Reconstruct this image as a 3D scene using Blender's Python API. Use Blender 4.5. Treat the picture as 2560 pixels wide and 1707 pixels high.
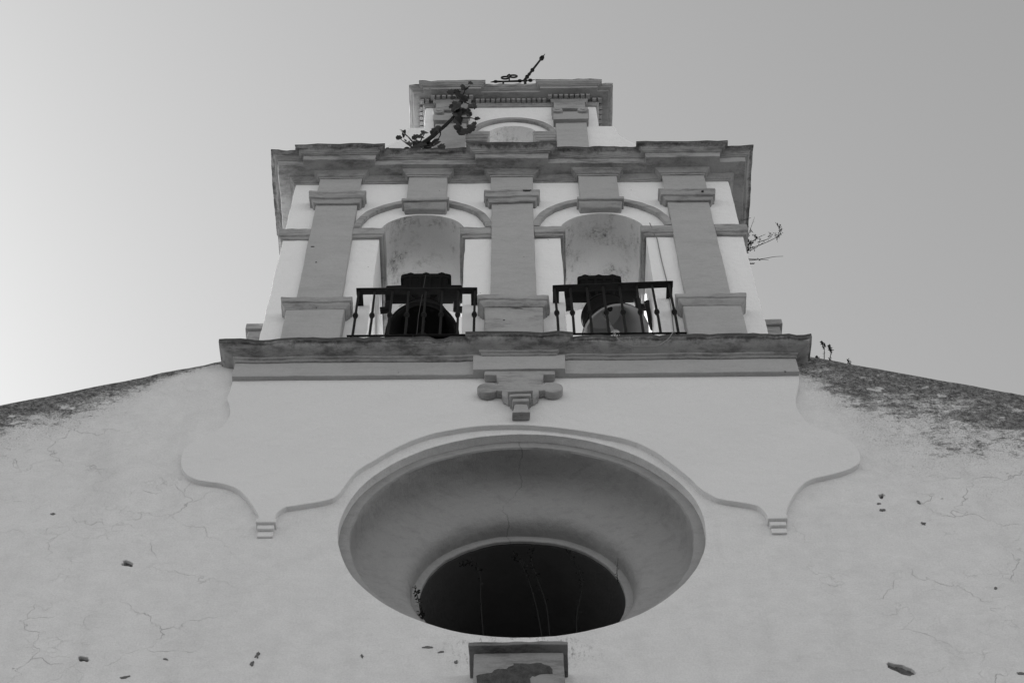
import bpy, bmesh, math, random
from mathutils import Vector, Matrix, noise
R = math.radians
random.seed(7)
scene = bpy.context.scene
for o in list(bpy.data.objects):
    bpy.data.objects.remove(o)
COL = scene.collection

# ------------------------------------------------------------------ camera
PITCH, YAW, ROLL, LENS = 62.3, 0.15, -0.64, 67.94
cam = bpy.data.cameras.new('camera'); cam.lens = LENS; cam.sensor_width = 36.0
cam.sensor_fit = 'HORIZONTAL'; cam.clip_start = 0.1; cam.clip_end = 3000
camo = bpy.data.objects.new('camera', cam); COL.objects.link(camo)
p_, y_, r_ = R(PITCH), R(YAW), R(ROLL)
Fw = Vector((math.sin(y_)*math.cos(p_), math.cos(y_)*math.cos(p_), math.sin(p_)))
Rt = Vector((math.cos(y_), -math.sin(y_), 0)); Up = Rt.cross(Fw)
R2 = Rt*math.cos(r_) + Up*math.sin(r_); U2 = -Rt*math.sin(r_) + Up*math.cos(r_)
M = Matrix((R2, U2, -Fw)).transposed().to_4x4(); M.translation = Vector((-0.045, -9.0, 1.6))
camo.matrix_world = M
scene.camera = camo

# ------------------------------------------------------------------ light
SUN_EL, SUN_AZ = 39.0, -52.0            # azimuth from +Y, negative = to the left, behind the church
SUN_STR, SKY_STR, EXPO = 3.6, 0.12, 1.41
world = bpy.data.worlds.new('World'); scene.world = world; world.use_nodes = True
wt = world.node_tree; wt.nodes.clear()
wo = wt.nodes.new('ShaderNodeOutputWorld'); bg = wt.nodes.new('ShaderNodeBackground')
sky = wt.nodes.new('ShaderNodeTexSky'); sky.sky_type = 'NISHITA'; sky.sun_disc = False
sky.sun_elevation = R(SUN_EL); sky.sun_rotation = R(SUN_AZ)
sky.air_density = 1.0; sky.dust_density = 0.6; sky.ozone_density = 1.0
bw = wt.nodes.new('ShaderNodeSeparateColor')    # black and white film behind a yellow-red filter: the sky has no hue
wt.links.new(sky.outputs[0], bw.inputs[0])
ad = wt.nodes.new('ShaderNodeMath'); ad.operation = 'ADD'; ad.inputs[1].default_value = 0
m1_ = wt.nodes.new('ShaderNodeMath'); m1_.operation = 'MULTIPLY'; m1_.inputs[1].default_value = .42
m2_ = wt.nodes.new('ShaderNodeMath'); m2_.operation = 'MULTIPLY'; m2_.inputs[1].default_value = .58
wt.links.new(bw.outputs[0], m1_.inputs[0]); wt.links.new(bw.outputs[1], m2_.inputs[0])
wt.links.new(m1_.outputs[0], ad.inputs[0]); wt.links.new(m2_.outputs[0], ad.inputs[1]); wt.links.new(ad.outputs[0], bg.inputs[0])
bg.inputs[1].default_value = SKY_STR
wt.links.new(bg.outputs[0], wo.inputs[0])
sl = bpy.data.lights.new('sun', 'SUN'); sl.energy = SUN_STR; sl.angle = R(0.5); sl.color = (1, 1, 1)
so = bpy.data.objects.new('sun', sl); COL.objects.link(so)
sd = Vector((math.sin(R(SUN_AZ))*math.cos(R(SUN_EL)), math.cos(R(SUN_AZ))*math.cos(R(SUN_EL)), math.sin(R(SUN_EL))))
so.rotation_euler = sd.to_track_quat('Z', 'Y').to_euler(); so.location = sd*60
vs = scene.view_settings
vs.view_transform = 'Standard'; vs.look = 'None'; vs.exposure = EXPO; vs.gamma = 1.0; vs.use_curve_mapping = False

# ------------------------------------------------------------------ material helpers
class NT:
    def __init__(s, name):
        s.m = bpy.data.materials.new(name); s.m.use_nodes = True
        s.t = s.m.node_tree; s.b = s.t.nodes['Principled BSDF']
        s.b.inputs['Specular IOR Level'].default_value = 0.2
        g = s.t.nodes.new('ShaderNodeNewGeometry'); s.P = g.outputs['Position']
        sp = s.t.nodes.new('ShaderNodeSeparateXYZ'); s.t.links.new(s.P, sp.inputs[0])
        s.x, s.y, s.z = sp.outputs
    def put(s, sock, v):
        if isinstance(v, (int, float)):
            sock.default_value = v if sock.type == 'VALUE' else ((v, v, v, 1) if sock.type == 'RGBA' else (v, v, v))
        elif isinstance(v, tuple):
            sock.default_value = v
        else:
            s.t.links.new(v, sock)
    def math(s, op, a, b=None, clamp=False):
        n = s.t.nodes.new('ShaderNodeMath'); n.operation = op; n.use_clamp = clamp
        s.put(n.inputs[0], a)
        if b is not None: s.put(n.inputs[1], b)
        return n.outputs[0]
    def noise(s, scale, detail=4, rough=.55, vec=None, dist=0):
        n = s.t.nodes.new('ShaderNodeTexNoise'); n.inputs['Scale'].default_value = scale
        n.inputs['Detail'].default_value = detail; n.inputs['Roughness'].default_value = rough
        n.inputs['Distortion'].default_value = dist
        s.t.links.new(vec or s.P, n.inputs['Vector']); return n.outputs['Fac']
    def scaled(s, v, off=(0, 0, 0)):
        n = s.t.nodes.new('ShaderNodeMapping'); n.inputs['Scale'].default_value = v; n.inputs['Location'].default_value = off
        s.t.links.new(s.P, n.inputs['Vector']); return n.outputs[0]
    def warped(s, scale, amt):
        n = s.t.nodes.new('ShaderNodeTexNoise'); n.inputs['Scale'].default_value = scale; n.inputs['Detail'].default_value = 4
        s.t.links.new(s.P, n.inputs['Vector'])
        a = s.t.nodes.new('ShaderNodeVectorMath'); a.operation = 'MULTIPLY_ADD'
        s.t.links.new(n.outputs['Color'], a.inputs[0]); a.inputs[1].default_value = (amt,)*3; s.t.links.new(s.P, a.inputs[2])
        return a.outputs[0]
    def vor(s, scale, feature='DISTANCE_TO_EDGE', vec=None, rnd=1.0):
        n = s.t.nodes.new('ShaderNodeTexVoronoi'); n.feature = feature; n.inputs['Scale'].default_value = scale
        n.inputs['Randomness'].default_value = rnd
        s.t.links.new(vec or s.P, n.inputs['Vector']); return n.outputs['Distance']
    def step(s, v, a, b, lo=0., hi=1.):
        n = s.t.nodes.new('ShaderNodeMapRange'); n.interpolation_type = 'SMOOTHSTEP'; n.clamp = True
        s.put(n.inputs['Value'], v)
        for k, q in (('From Min', a), ('From Max', b), ('To Min', lo), ('To Max', hi)): s.put(n.inputs[k], q)
        return n.outputs['Result']
    def mix(s, f, a, b):
        n = s.t.nodes.new('ShaderNodeMix'); n.data_type = 'FLOAT'
        s.put(n.inputs[0], f); s.put(n.inputs[2], a); s.put(n.inputs[3], b); return n.outputs[0]
    def bump(s, h, dist=.004, strength=1.0):
        n = s.t.nodes.new('ShaderNodeBump'); n.inputs['Strength'].default_value = strength
        n.inputs['Distance'].default_value = dist; s.put(n.inputs['Height'], h)
        s.t.links.new(n.outputs[0], s.b.inputs['Normal'])
    def out(s, col, rough=.9, metal=0):
        s.put(s.b.inputs['Base Color'], col); s.put(s.b.inputs['Roughness'], rough); s.b.inputs['Metallic'].default_value = metal
        return s.m

def plaster_h(n):
    a = n.noise(2.2, 3); b = n.noise(14, 4); c = n.noise(90, 3)
    h = n.math('ADD', n.math('MULTIPLY', a, 4.0), n.math('MULTIPLY', b, 1.0))
    return n.math('ADD', h, n.math('MULTIPLY', c, .35))

def mat_facade():
    n = NT('weathered_whitewash')
    base = n.mix(n.noise(.7, 4), .66, .75)
    base = n.math('MULTIPLY', base, n.step(n.noise(60, 4, .7), .25, .7, .90, 1.05))
    base = n.math('MULTIPLY', base, n.step(n.noise(5, 5, .65), .3, .7, .95, 1.03))
    # fine crazing, in patches
    def cracks(scale, w, warp, wamt, mask):
        d = n.vor(scale, vec=n.warped(warp, wamt))
        return n.math('MULTIPLY', n.step(d, 0.0, w, 1., 0.), mask)
    m1 = n.step(n.noise(.9, 3, .6, n.scaled((1, 1, 1), (3, 1, 7))), .40, .58)
    away = n.step(n.math('SUBTRACT', n.math('ABSOLUTE', n.x), n.step(n.z, 15.5, 17.2, 0., 1.0)), 2.0, 2.9)
    c1 = n.math('MULTIPLY', cracks(1.15, .0065, 3.5, .6, m1), away)
    m2 = n.step(n.noise(1.3, 3, .6, n.scaled((1, 1, 1), (9, 4, 2))), .5, .66)
    c2 = n.math('MULTIPLY', cracks(3.1, .013, 6, .30, m2), n.step(n.math('ABSOLUTE', n.x), 2.2, 3.4))
    m3 = n.step(n.noise(2.0, 2, .6, n.scaled((1, 1, 1), (1, 8, 3))), .52, .7)
    c3 = n.math('MULTIPLY', cracks(8, .03, 9, .15, m3), n.step(n.math('ABSOLUTE', n.x), 2.4, 3.6))
    thin = n.step(n.noise(6, 3), .35, .65, .25, 1.)
    cr = n.math('MULTIPLY', n.math('MAXIMUM', c1, n.math('MAXIMUM', n.math('MULTIPLY', c2, .5), n.math('MULTIPLY', c3, .45))), thin)
    col = n.mix(n.math('MULTIPLY', cr, .30), base, .15)
    # black lichen and damp below the coping of the gable
    ax = n.math('MAXIMUM', n.math('SUBTRACT', n.math('ABSOLUTE', n.x), 2.86), 0)
    roof = n.math('SUBTRACT', 18.39, n.math('MULTIPLY', ax, .425))
    d = n.math('SUBTRACT', roof, n.z)
    wl = n.step(n.math('MULTIPLY', n.x, -1), 2.95, 4.4, .12, .95)
    wr = n.step(n.x, 2.62, 3.4, .55, 1.75)
    w = n.mix(n.step(n.x, -1, 1), wl, wr)
    t = n.math('DIVIDE', d, w)
    big = n.noise(1.7, 5, .65, n.scaled((1, 1, 1.4)))
    sp = n.noise(48, 6, .85); sp2 = n.noise(11, 5, .75, n.scaled((.7, 1, 1.3)))
    near = n.math('ADD', n.math('ADD', n.math('MULTIPLY', big, 1.7), n.math('MULTIPLY', sp2, 1.5)), n.math('MULTIPLY', sp, 2.0))
    v = n.math('SUBTRACT', near, n.math('MULTIPLY', t, 1.0))
    st = n.step(v, 1.95, 2.42)
    sp3 = n.step(n.math('SUBTRACT', n.noise(70, 4, .8), n.math('MULTIPLY', t, .05)), .5, .62)
    st2 = n.math('MULTIPLY', n.math('MULTIPLY', n.step(v, 1.0, 2.0), sp3), .8)
    st = n.math('MAXIMUM', st, st2)
    edge = n.step(n.math('ADD', d, n.math('MULTIPLY', n.noise(9, 4), .10)), .05, .13, 1., 0.)
    st = n.math('MAXIMUM', st, n.math('MULTIPLY', edge, .95))
    dark = n.step(n.noise(19, 6, .9), .40, .66, .02, .33)
    bare = n.math('MULTIPLY', n.step(n.noise(4.2, 5, .7, n.scaled((1, 1, 1.6), (4, 2, 9))), .58, .66), n.step(d, .06, .12))
    st = n.math('MULTIPLY', st, n.math('SUBTRACT', 1., n.math('MULTIPLY', bare, .8)))
    col = n.mix(n.math('MULTIPLY', st, .95), col, dark)
    # faint rain wash
    wash = n.step(n.noise(1.3, 4, .6, n.scaled((2.2, 1, .35))), .48, .8, 0., .10)
    col = n.math('MULTIPLY', col, n.math('SUBTRACT', 1.0, wash))
    # dribbled dirt under the sill of the oculus
    ex = n.math('DIVIDE', n.math('ABSOLUTE', n.x), .75); ez_ = n.math('DIVIDE', n.math('ABSOLUTE', n.math('SUBTRACT', n.z, 13.62)), .30)
    q = n.math('ADD', n.math('MULTIPLY', ex, ex), n.math('MULTIPLY', ez_, ez_))
    near_ = n.step(q, .1, 1.1, 1., 0.)
    sm_ = n.math('MULTIPLY', n.step(n.noise(17, 6, .8, n.scaled((1.6, 1, .6))), .50, .66), near_)
    col = n.mix(n.math('MULTIPLY', sm_, .75), col, .09)
    h = plaster_h(n)
    h = n.math('SUBTRACT', h, n.math('MULTIPLY', cr, .75))
    h = n.math('ADD', h, n.math('MULTIPLY', n.math('MULTIPLY', sp, st), 1.0))
    n.bump(h, .010)
    return n.out(col, .95)

def mat_white(name, lo, hi, stain=.0, crack=False, spots=.5):
    n = NT(name)
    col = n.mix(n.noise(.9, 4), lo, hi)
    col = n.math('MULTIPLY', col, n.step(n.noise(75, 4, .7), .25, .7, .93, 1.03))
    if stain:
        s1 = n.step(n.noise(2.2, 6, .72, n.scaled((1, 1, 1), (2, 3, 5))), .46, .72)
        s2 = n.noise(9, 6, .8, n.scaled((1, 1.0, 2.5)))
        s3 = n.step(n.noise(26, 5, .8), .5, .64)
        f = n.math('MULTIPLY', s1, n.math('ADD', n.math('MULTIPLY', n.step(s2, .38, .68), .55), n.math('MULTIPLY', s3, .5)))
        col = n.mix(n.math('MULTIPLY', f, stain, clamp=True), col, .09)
    # rare flaked specks
    f = n.math('MULTIPLY', n.step(n.vor(7, 'F1', n.warped(9, .12)), .05, .075, 1., 0.), n.step(n.noise(3.1, 2), .60 - .05*spots, .68))
    col = n.mix(n.math('MULTIPLY', f, .8*min(1, spots)), col, .07)
    h = plaster_h(n)
    if crack:
        fx = n.math('ADD', n.math('MULTIPLY', n.math('SUBTRACT', n.noise(1.3, 3, .6, n.scaled((0, .4, 1), (0, 0, 2.2))), .5), 1.1),
                    n.math('MULTIPLY', n.math('SUBTRACT', n.noise(9, 3, .7, n.scaled((0, .4, 1))), .5), .14))
        dx = n.math('ABSOLUTE', n.math('SUBTRACT', n.math('SUBTRACT', n.x, .03), fx))
        c = n.math('MULTIPLY', n.step(dx, .002, .008, 1., 0.), n.step(n.z, 15.7, 15.9))
        c = n.math('MULTIPLY', c, n.step(n.noise(5, 2), .3, .6, .2, 1.))
        col = n.mix(n.math('MULTIPLY', c, .4), col, .06)
        # smoke-grey drag marks of the trowel
        s = n.step(n.noise(5, 5, .7, n.scaled((1, 1.6, 2))), .45, .75, 0., .16)
        col = n.math('MULTIPLY', col, n.math('SUBTRACT', 1., s))
    n.bump(h, .010)
    return n.out(col, .92)

def mat_trim(name, lo, hi, ztop=None, zh=.08, dirt=.5):
    n = NT(name)
    col = n.mix(n.noise(1.4, 4), lo, hi)
    col = n.math('MULTIPLY', col, n.step(n.noise(55, 4, .7), .2, .7, .92, 1.05))
    d = n.step(n.noise(2.6, 6, .7, n.scaled((.7, 1, 2.2))), .40, .62)
    d2 = n.step(n.noise(15, 5, .75, n.scaled((.35, 1, 1.8))), .38, .6)
    f = n.math('MULTIPLY', n.math('MULTIPLY', d, n.math('ADD', n.math('MULTIPLY', d2, .75), .25)), dirt)
    col = n.mix(f, col, .055)
    if ztop:
        k = n.math('SUBTRACT', ztop, n.z)
        v = n.math('ADD', n.math('SUBTRACT', n.math('ADD', n.math('MULTIPLY', n.noise(5, 6, .75, n.scaled((1, 1, .25))), 1.6), n.math('MULTIPLY', n.noise(24, 5, .8, n.scaled((1, 1, .5))), .9)), n.math('DIVIDE', k, zh)), 0)
        t = n.step(v, .45, 1.0)
        up = n.step(n.math('ADD', k, n.math('MULTIPLY', n.math('SUBTRACT', n.noise(5, 5, .75), .5), .16*zh/.1)), .42*zh, .85*zh, 1., 0.)
        t = n.math('MAXIMUM', n.math('MULTIPLY', t, .93), n.math('MULTIPLY', up, .88))
        col = n.mix(t, col, n.mix(n.noise(30, 4), .025, .08))
    # peeled flecks
    f = n.math('MULTIPLY', n.step(n.vor(5, 'F1', n.warped(7, .22)), .045, .07, 1., 0.), n.step(n.noise(2.3, 2), .56, .62))
    col = n.mix(n.math('MULTIPLY', f, .7), col, .05)
    n.bump(plaster_h(n), .006)
    return n.out(col, .92)

def mat_flat(name, lo, hi, scale=8, rough=.8, metal=0, spec=.2, bump=.0015):
    n = NT(name)
    n.b.inputs['Specular IOR Level'].default_value = spec
    col = n.mix(n.noise(scale, 4), lo, hi)
    if bump: n.bump(n.noise(scale*5, 4), bump)
    return n.out(col, rough, metal)

M_FAC = mat_facade()
M_PANEL = mat_white('panel_whitewash', .68, .76, spots=.3)
M_WHITE = mat_white('belfry_whitewash', .83, .88, spots=1.0)
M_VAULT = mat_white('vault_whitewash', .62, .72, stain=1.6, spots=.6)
M_OCU = mat_white('oculus_plaster', .30, .35, crack=True, spots=.2)
M_TRIM = mat_trim('trim_paint', .33, .41, dirt=.5)
M_SHAFT = mat_trim('shaft_paint', .38, .44, dirt=.13)
M_LEDGE = mat_trim('ledge_paint', .30, .40, ztop=18.345, zh=.125, dirt=.75)
M_CORN = mat_trim('cornice_paint', .32, .41, ztop=23.12, zh=.115, dirt=.62)
M_TOPC = mat_trim('crown_cornice_paint', .29, .38, ztop=25.72, zh=.06, dirt=.4)
M_KCAP = mat_trim('keystone_cap_paint', .15, .26, ztop=13.36, zh=.03, dirt=.9)
M_KEYB = mat_trim('keystone_paint', .26, .33, ztop=13.36, zh=.05, dirt=.5)
M_SHADE = mat_flat('nave_masonry', .07, .1, 3, .95)
M_DARK = mat_flat('shade_toned_masonry', .07, .10, 6, .95, spec=.1, bump=.006)  # dark masonry: the shade of the opening is put into its colour
M_ROOF = mat_flat('roof_tile', .16, .24, 4, .9)
M_IRON = mat_flat('black_iron', .014, .021, 20, .8, spec=.1)
M_BELL = mat_flat('dark_bronze', .006, .010, 6, .75, spec=.06)
M_LIN = mat_flat('pale_bell_lining', .22, .27, 4, .7)
M_CLAP = mat_flat('worn_steel', .5, .6, 6, .6)
M_WOOD = mat_flat('black_timber', .014, .020, 14, .95, spec=.05)
M_ROPE = mat_flat('pale_rope', .05, .08, 30, .9)
M_LEAF = mat_flat('fig_leaf_surface', .012, .022, 12, .45, spec=.3, bump=0)
M_STEM = mat_flat('dark_stem', .012, .022, 25, .9, bump=0)
M_DRY = mat_flat('dry_stalk_surface', .010, .018, 25, .9, bump=0)
M_RUB = mat_flat('exposed_rubble_stone', .015, .16, 16, .95, bump=.02)
M_CHIP = mat_flat('exposed_mortar', .05, .24, 26, .95, bump=.004)
M_CABLE = mat_flat('grey_cable_sheath', .2, .26, 30, .6, bump=0)

# ------------------------------------------------------------------ mesh helpers
def wob(v, amp=.007):
    q = noise.noise_vector(v*2.3)*amp + noise.noise_vector(v*9.1 + Vector((7, 3, 1)))*amp*.55 + noise.noise_vector(v*27 + Vector((1, 9, 4)))*amp*.22
    return v + q

def link(name, me, mat, parent=None, smooth=38, bevel=0.0):
    for m in (mat if isinstance(mat, (list, tuple)) else [mat]): me.materials.append(m)
    o = bpy.data.objects.new(name, me); COL.objects.link(o)
    if parent: o.parent = parent
    if smooth:
        me.polygons.foreach_set('use_smooth', [True]*len(me.polygons))
        me.set_sharp_from_angle(angle=R(smooth))
    if bevel:
        b = o.modifiers.new('soft_edge', 'BEVEL'); b.width = bevel; b.segments = 2; b.limit_method = 'ANGLE'; b.angle_limit = R(40)
        b.harden_normals = False
    return o

def done(name, bm, mat, parent=None, smooth=38, bevel=0.0, amp=.007, post=None):
    if amp:
        for v in bm.verts: v.co = wob(v.co, amp)
    if post:
        for v in bm.verts: post(v)
    bmesh.ops.recalc_face_normals(bm, faces=bm.faces)
    me = bpy.data.meshes.new(name); bm.to_mesh(me); bm.free()
    return link(name, me, mat, parent, smooth, bevel)

def box(bm, x0, x1, y0, y1, z0, z1, seg=.12, taper=None):
    """a box of small quads; taper(v) may reshape it"""
    nx, ny, nz = (max(1, min(60, round(abs(b-a)/seg))) for a, b in ((x0, x1), (y0, y1), (z0, z1)))
    V = {}
    def vert(i, j, k):
        if (i, j, k) not in V:
            v = Vector((x0+(x1-x0)*i/nx, y0+(y1-y0)*j/ny, z0+(z1-z0)*k/nz))
            V[i, j, k] = bm.verts.new(taper(v) if taper else v)
        return V[i, j, k]
    def f(*q): bm.faces.new([vert(*a) for a in q])
    for i in range(nx):
        for j in range(ny):
            for k in (0, nz): f((i, j, k), (i+1, j, k), (i+1, j+1, k), (i, j+1, k))
        for k in range(nz):
            for j in (0, ny): f((i, j, k), (i+1, j, k), (i+1, j, k+1), (i, j, k+1))
    for j in range(ny):
        for k in range(nz):
            for i in (0, nx): f((i, j, k), (i, j+1, k), (i, j+1, k+1), (i, j, k+1))

def sweep(bm, path, prof, seg=.07):
    """moulding: profile points (outwards, z) carried along a plan path with mitred corners"""
    n = len(path); ns = []
    for a, b in zip(path, path[1:]):
        d = Vector((b[0]-a[0], b[1]-a[1])).normalized(); ns.append(Vector((d.y, -d.x)))
    mit = []
    for i in range(n):
        n1 = ns[max(0, i-1)]; n2 = ns[min(n-2, i)]
        mit.append((n1+n2)/(1+n1.dot(n2)))
    rows = []
    def pt(i, o): return Vector(path[i]) + mit[i]*o
    for i in range(n-1):
        k = max(1, round((Vector(path[i+1])-Vector(path[i])).length/seg))
        for s in range(k + (1 if i == n-2 else 0)):
            t = s/k; row = []
            for o, z in prof:
                q = pt(i, o).lerp(pt(i+1, o), t); row.append(bm.verts.new((q.x, q.y, z)))
            rows.append(row)
    for a, b in zip(rows, rows[1:]):
        for j in range(len(prof)-1): bm.faces.new((a[j], b[j], b[j+1], a[j+1]))
        bm.faces.new((a[-1], b[-1], b[0], a[0]))
    for r in (rows[0], rows[-1]): bm.faces.new(r)

def dense(loop, seg=.06):
    out = []
    for a, b in zip(loop, loop[1:]+loop[:1]):
        a, b = Vector(a), Vector(b); k = max(1, round((b-a).length/seg))
        out += [a.lerp(b, i/k) for i in range(k)]
    return out

def smooth_line(pts, k=4):
    """catmull-rom through open points"""
    P = [Vector(p) for p in pts]; out = []
    for i in range(len(P)-1):
        a, b, c, d = P[max(0, i-1)], P[i], P[i+1], P[min(len(P)-1, i+2)]
        for s in range(k):
            t = s/k
            out.append(.5*((2*b)+(c-a)*t+(2*a-5*b+4*c-d)*t*t+(3*b-a-3*c+d)*t**3))
    out.append(P[-1]); return out

def plate(name, loops, yf, yb, mat, parent=None, bevel=.008, seg=.06, amp=.006, smooth=12, post=None, sub=None):
    """a solid slab with the outline (and holes) given in X, Z, front face at yf and back at yb"""
    cu = bpy.data.curves.new(name, 'CURVE'); cu.dimensions = '2D'; cu.fill_mode = 'BOTH'
    cu.extrude = (yb-yf)/2 - bevel; cu.bevel_depth = bevel; cu.bevel_resolution = 1; cu.offset = -bevel
    for lp in loops:
        q = dense(list(lp), seg) if seg else [Vector(p) for p in lp]
        s = cu.splines.new('POLY'); s.use_cyclic_u = True; s.points.add(len(q)-1)
        for p, v in zip(s.points, q):
            d = wob(Vector((v.x, 0, v.y)), amp) - Vector((v.x, 0, v.y)); p.co = (v.x+d.x, v.y+d.z, 0, 1)
    tmp = bpy.data.objects.new(name+'_outline', cu); COL.objects.link(tmp)
    dg = bpy.context.evaluated_depsgraph_get()
    me = bpy.data.meshes.new_from_object(tmp.evaluated_get(dg))
    bpy.data.objects.remove(tmp); bpy.data.curves.remove(cu)
    bm = bmesh.new(); bm.from_mesh(me); bpy.data.meshes.remove(me)
    bmesh.ops.remove_doubles(bm, verts=bm.verts, dist=1e-5)
    yc = (yf+yb)/2
    for v in bm.verts: v.co = Vector((v.co.x, yc - v.co.z, v.co.y))
    if sub:      # cut the slab's depth so that long edges can be uneven
        for k in range(1, sub):
            y = yf+(yb-yf)*k/sub
            bmesh.ops.bisect_plane(bm, geom=bm.verts[:]+bm.edges[:]+bm.faces[:], plane_co=(0, y, 0), plane_no=(0, 1, 0))
    ob = done(name, bm, mat, parent, smooth, 0, 0, post)
    for p in ob.data.polygons:
        if abs(p.normal.y) > .995: p.use_smooth = False
    return ob

def lathe(bm, prof, axis, centre, seg=64, close=False):
    """prof: (radius, along); axis 'Y' or 'Z'"""
    rows = []
    for r, a in prof:
        row = []
        for i in range(seg):
            t = 2*math.pi*i/seg; u, w = r*math.cos(t), r*math.sin(t)
            row.append(bm.verts.new(Vector(centre) + (Vector((u, a, w)) if axis == 'Y' else Vector((u, w, a)))))
        rows.append(row)
    for a, b in zip(rows, rows[1:]):
        for i in range(seg): bm.faces.new((a[i], a[(i+1) % seg], b[(i+1) % seg], b[i]))

def tube(bm, pts, rad, sides=6):
    P = [Vector(p) for p in pts]; n = len(P); rows = []
    rr = rad if isinstance(rad, (list, tuple)) else [rad]*n
    ref = Vector((.3, .9, .2)).normalized()
    for i in range(n):
        d = (P[min(n-1, i+1)]-P[max(0, i-1)]).normalized()
        u = d.cross(ref).normalized(); w = d.cross(u)
        rows.append([bm.verts.new(P[i]+(u*math.cos(2*math.pi*k/sides)+w*math.sin(2*math.pi*k/sides))*rr[i]) for k in range(sides)])
    for a, b in zip(rows, rows[1:]):
        for k in range(sides): bm.faces.new((a[k], a[(k+1) % sides], b[(k+1) % sides], b[k]))
    bm.faces.new(rows[0]); bm.faces.new(rows[-1])

def ball(bm, c, r, sx=1, sy=1, sz=1, seg=12):
    m = Matrix.Translation(c) @ Matrix.Diagonal((sx, sy, sz, 1))
    bmesh.ops.create_uvsphere(bm, u_segments=seg, v_segments=max(4, seg//2), radius=r, matrix=m)

def arc(cx, cz, r, a0, a1, k=40):
    return [(cx+r*math.cos(a0+(a1-a0)*i/k), cz+r*math.sin(a0+(a1-a0)*i/k)) for i in range(k+1)]

def thing(name, label, cat, loc=(0, 0, 0), group=None):
    o = bpy.data.objects.new(name, None); COL.objects.link(o); o.location = loc; o.empty_display_size = .2
    o['label'] = label; o['category'] = cat
    if group: o['group'] = group
    return o
def tag(o, label, cat, group=None):
    o['label'] = label; o['category'] = cat
    if group: o['group'] = group
    return o

# ------------------------------------------------------------------ ground
bm = bmesh.new(); bmesh.ops.create_grid(bm, x_segments=8, y_segments=8, size=900)
g = NT('pale_paving'); gd = g.vor(1.6, 'DISTANCE_TO_EDGE', g.scaled((1, 1.8, 1)))
gm = g.out(g.math('MULTIPLY', g.mix(g.noise(.5, 5), .09, .13), g.step(gd, .01, .04, .7, 1.)), .9); g.bump(gd, .01)
o = done('ground', bm, gm, None, 0, 0, 0); o['kind'] = 'structure'

# ------------------------------------------------------------------ church: nave and facade
church = thing('church', 'old whitewashed church front with grey-trimmed bell gable and round oculus', 'church')
XC, ZO, RO = .045, 15.36, 1.553
def gable(x): return 18.39 - .425*max(0, abs(x)-2.86)
hw = 7.2
edge = []
x = -hw
while x <= hw+1e-6:
    edge.append((x, gable(x) if abs(x) > 2.86 else 18.30)); x += .08
loops = [[(-hw, 0), (hw, 0)] + edge[::-1], arc(XC, ZO, RO, 0, 2*math.pi*(1-1/120), 119)]
def rough_roof(v):
    if v.co.z > gable(v.co.x)-.08 and abs(v.co.x) > 2.87:
        v.co.z += .016*noise.noise(Vector((v.co.x*3.1, v.co.y*2, 5))) + .010*noise.noise(Vector((v.co.x*13, v.co.y*9, 2)))
# flaked holes in the plaster
chips = [(-3.21, 14.873, .075, .05), (-3.321, 13.586, .06, .045), (-2.0, 13.611, .022, .05), (-2.029, 13.506, .022, .04), (-3.983, 15.628, .03, .02), (-2.974, 13.351, .05, .015),
         (-2.697, 13.569, .025, .012), (2.89, 13.364, .115, .08), (3.169, 15.803, .045, .05), (3.136, 15.57, .03, .03), (3.124, 15.675, .03, .018), (3.447, 15.357, .028, .028),
         (3.466, 15.691, .02, .03), (3.842, 14.404, .018, .02), (3.786, 13.296, .05, .02), (-.695, 13.69, .05, .014), (-.592, 13.63, .035, .012), (-.474, 13.5, .018, .03), (-1.196, 13.585, .014, .03)]
def chip_outline(i):
    cx, cz, a, b = chips[i]; out = []; n = 19
    sk = .42 if i == 7 else (.4 if i == 0 else .3*math.sin(i*2.3))
    for j in range(n):
        t = 2*math.pi*j/n; rr = .72+.6*noise.noise(Vector((cx*5+math.cos(t)*1.2, cz*5+math.sin(t)*1.2, i)))
        u, w = a*rr*math.cos(t), b*rr*math.sin(t); out.append((cx+u, cz+w-u*sk))
    return out
for i, c in enumerate(chips):
    if c[2] >= .04 and c[3] > .02: loops.append(chip_outline(i))
fac = plate('facade_wall', loops, 0, 1.25, M_FAC, church, bevel=.006, seg=None, amp=.006, post=rough_roof)
# nave behind
bm = bmesh.new()
ez = gable(hw)-.25
for s in (-1, 1): box(bm, s*hw-.001*s, s*(hw-.8), 1.255, 26, 0, ez, 4)
box(bm, -hw+.8, hw-.8, 25.2, 26, 0, ez, 4)
box(bm, -hw+.8, hw-.8, 1.255, 25.2, 6.0, 6.1, 4)
done('nave_wall', bm, M_SHADE, church, 0, 0, 0)
bm = bmesh.new()
pr = [(-hw-.2, ez), (0, gable(0)-.28+1.5), (hw+.2, ez)]
pr = [(-hw-.2, ez), (-2.9, gable(2.9)-.3), (2.9, gable(2.9)-.3), (hw+.2, ez)]
for a, b in zip(pr, pr[1:]):
    q = [(a[0], a[1]), (b[0], b[1]), (b[0], b[1]+.15), (a[0], a[1]+.15)]
    f = [bm.verts.new((u, 1.26, w)) for u, w in q]; k = [bm.verts.new((u, 26.3, w)) for u, w in q]
    bm.faces.new(f); bm.faces.new(k[::-1])
    for i in range(4): bm.faces.new((f[i], k[i], k[(i+1) % 4], f[(i+1) % 4]))
done('roof', bm, M_ROOF, church, 0, 0, 0)

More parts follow.
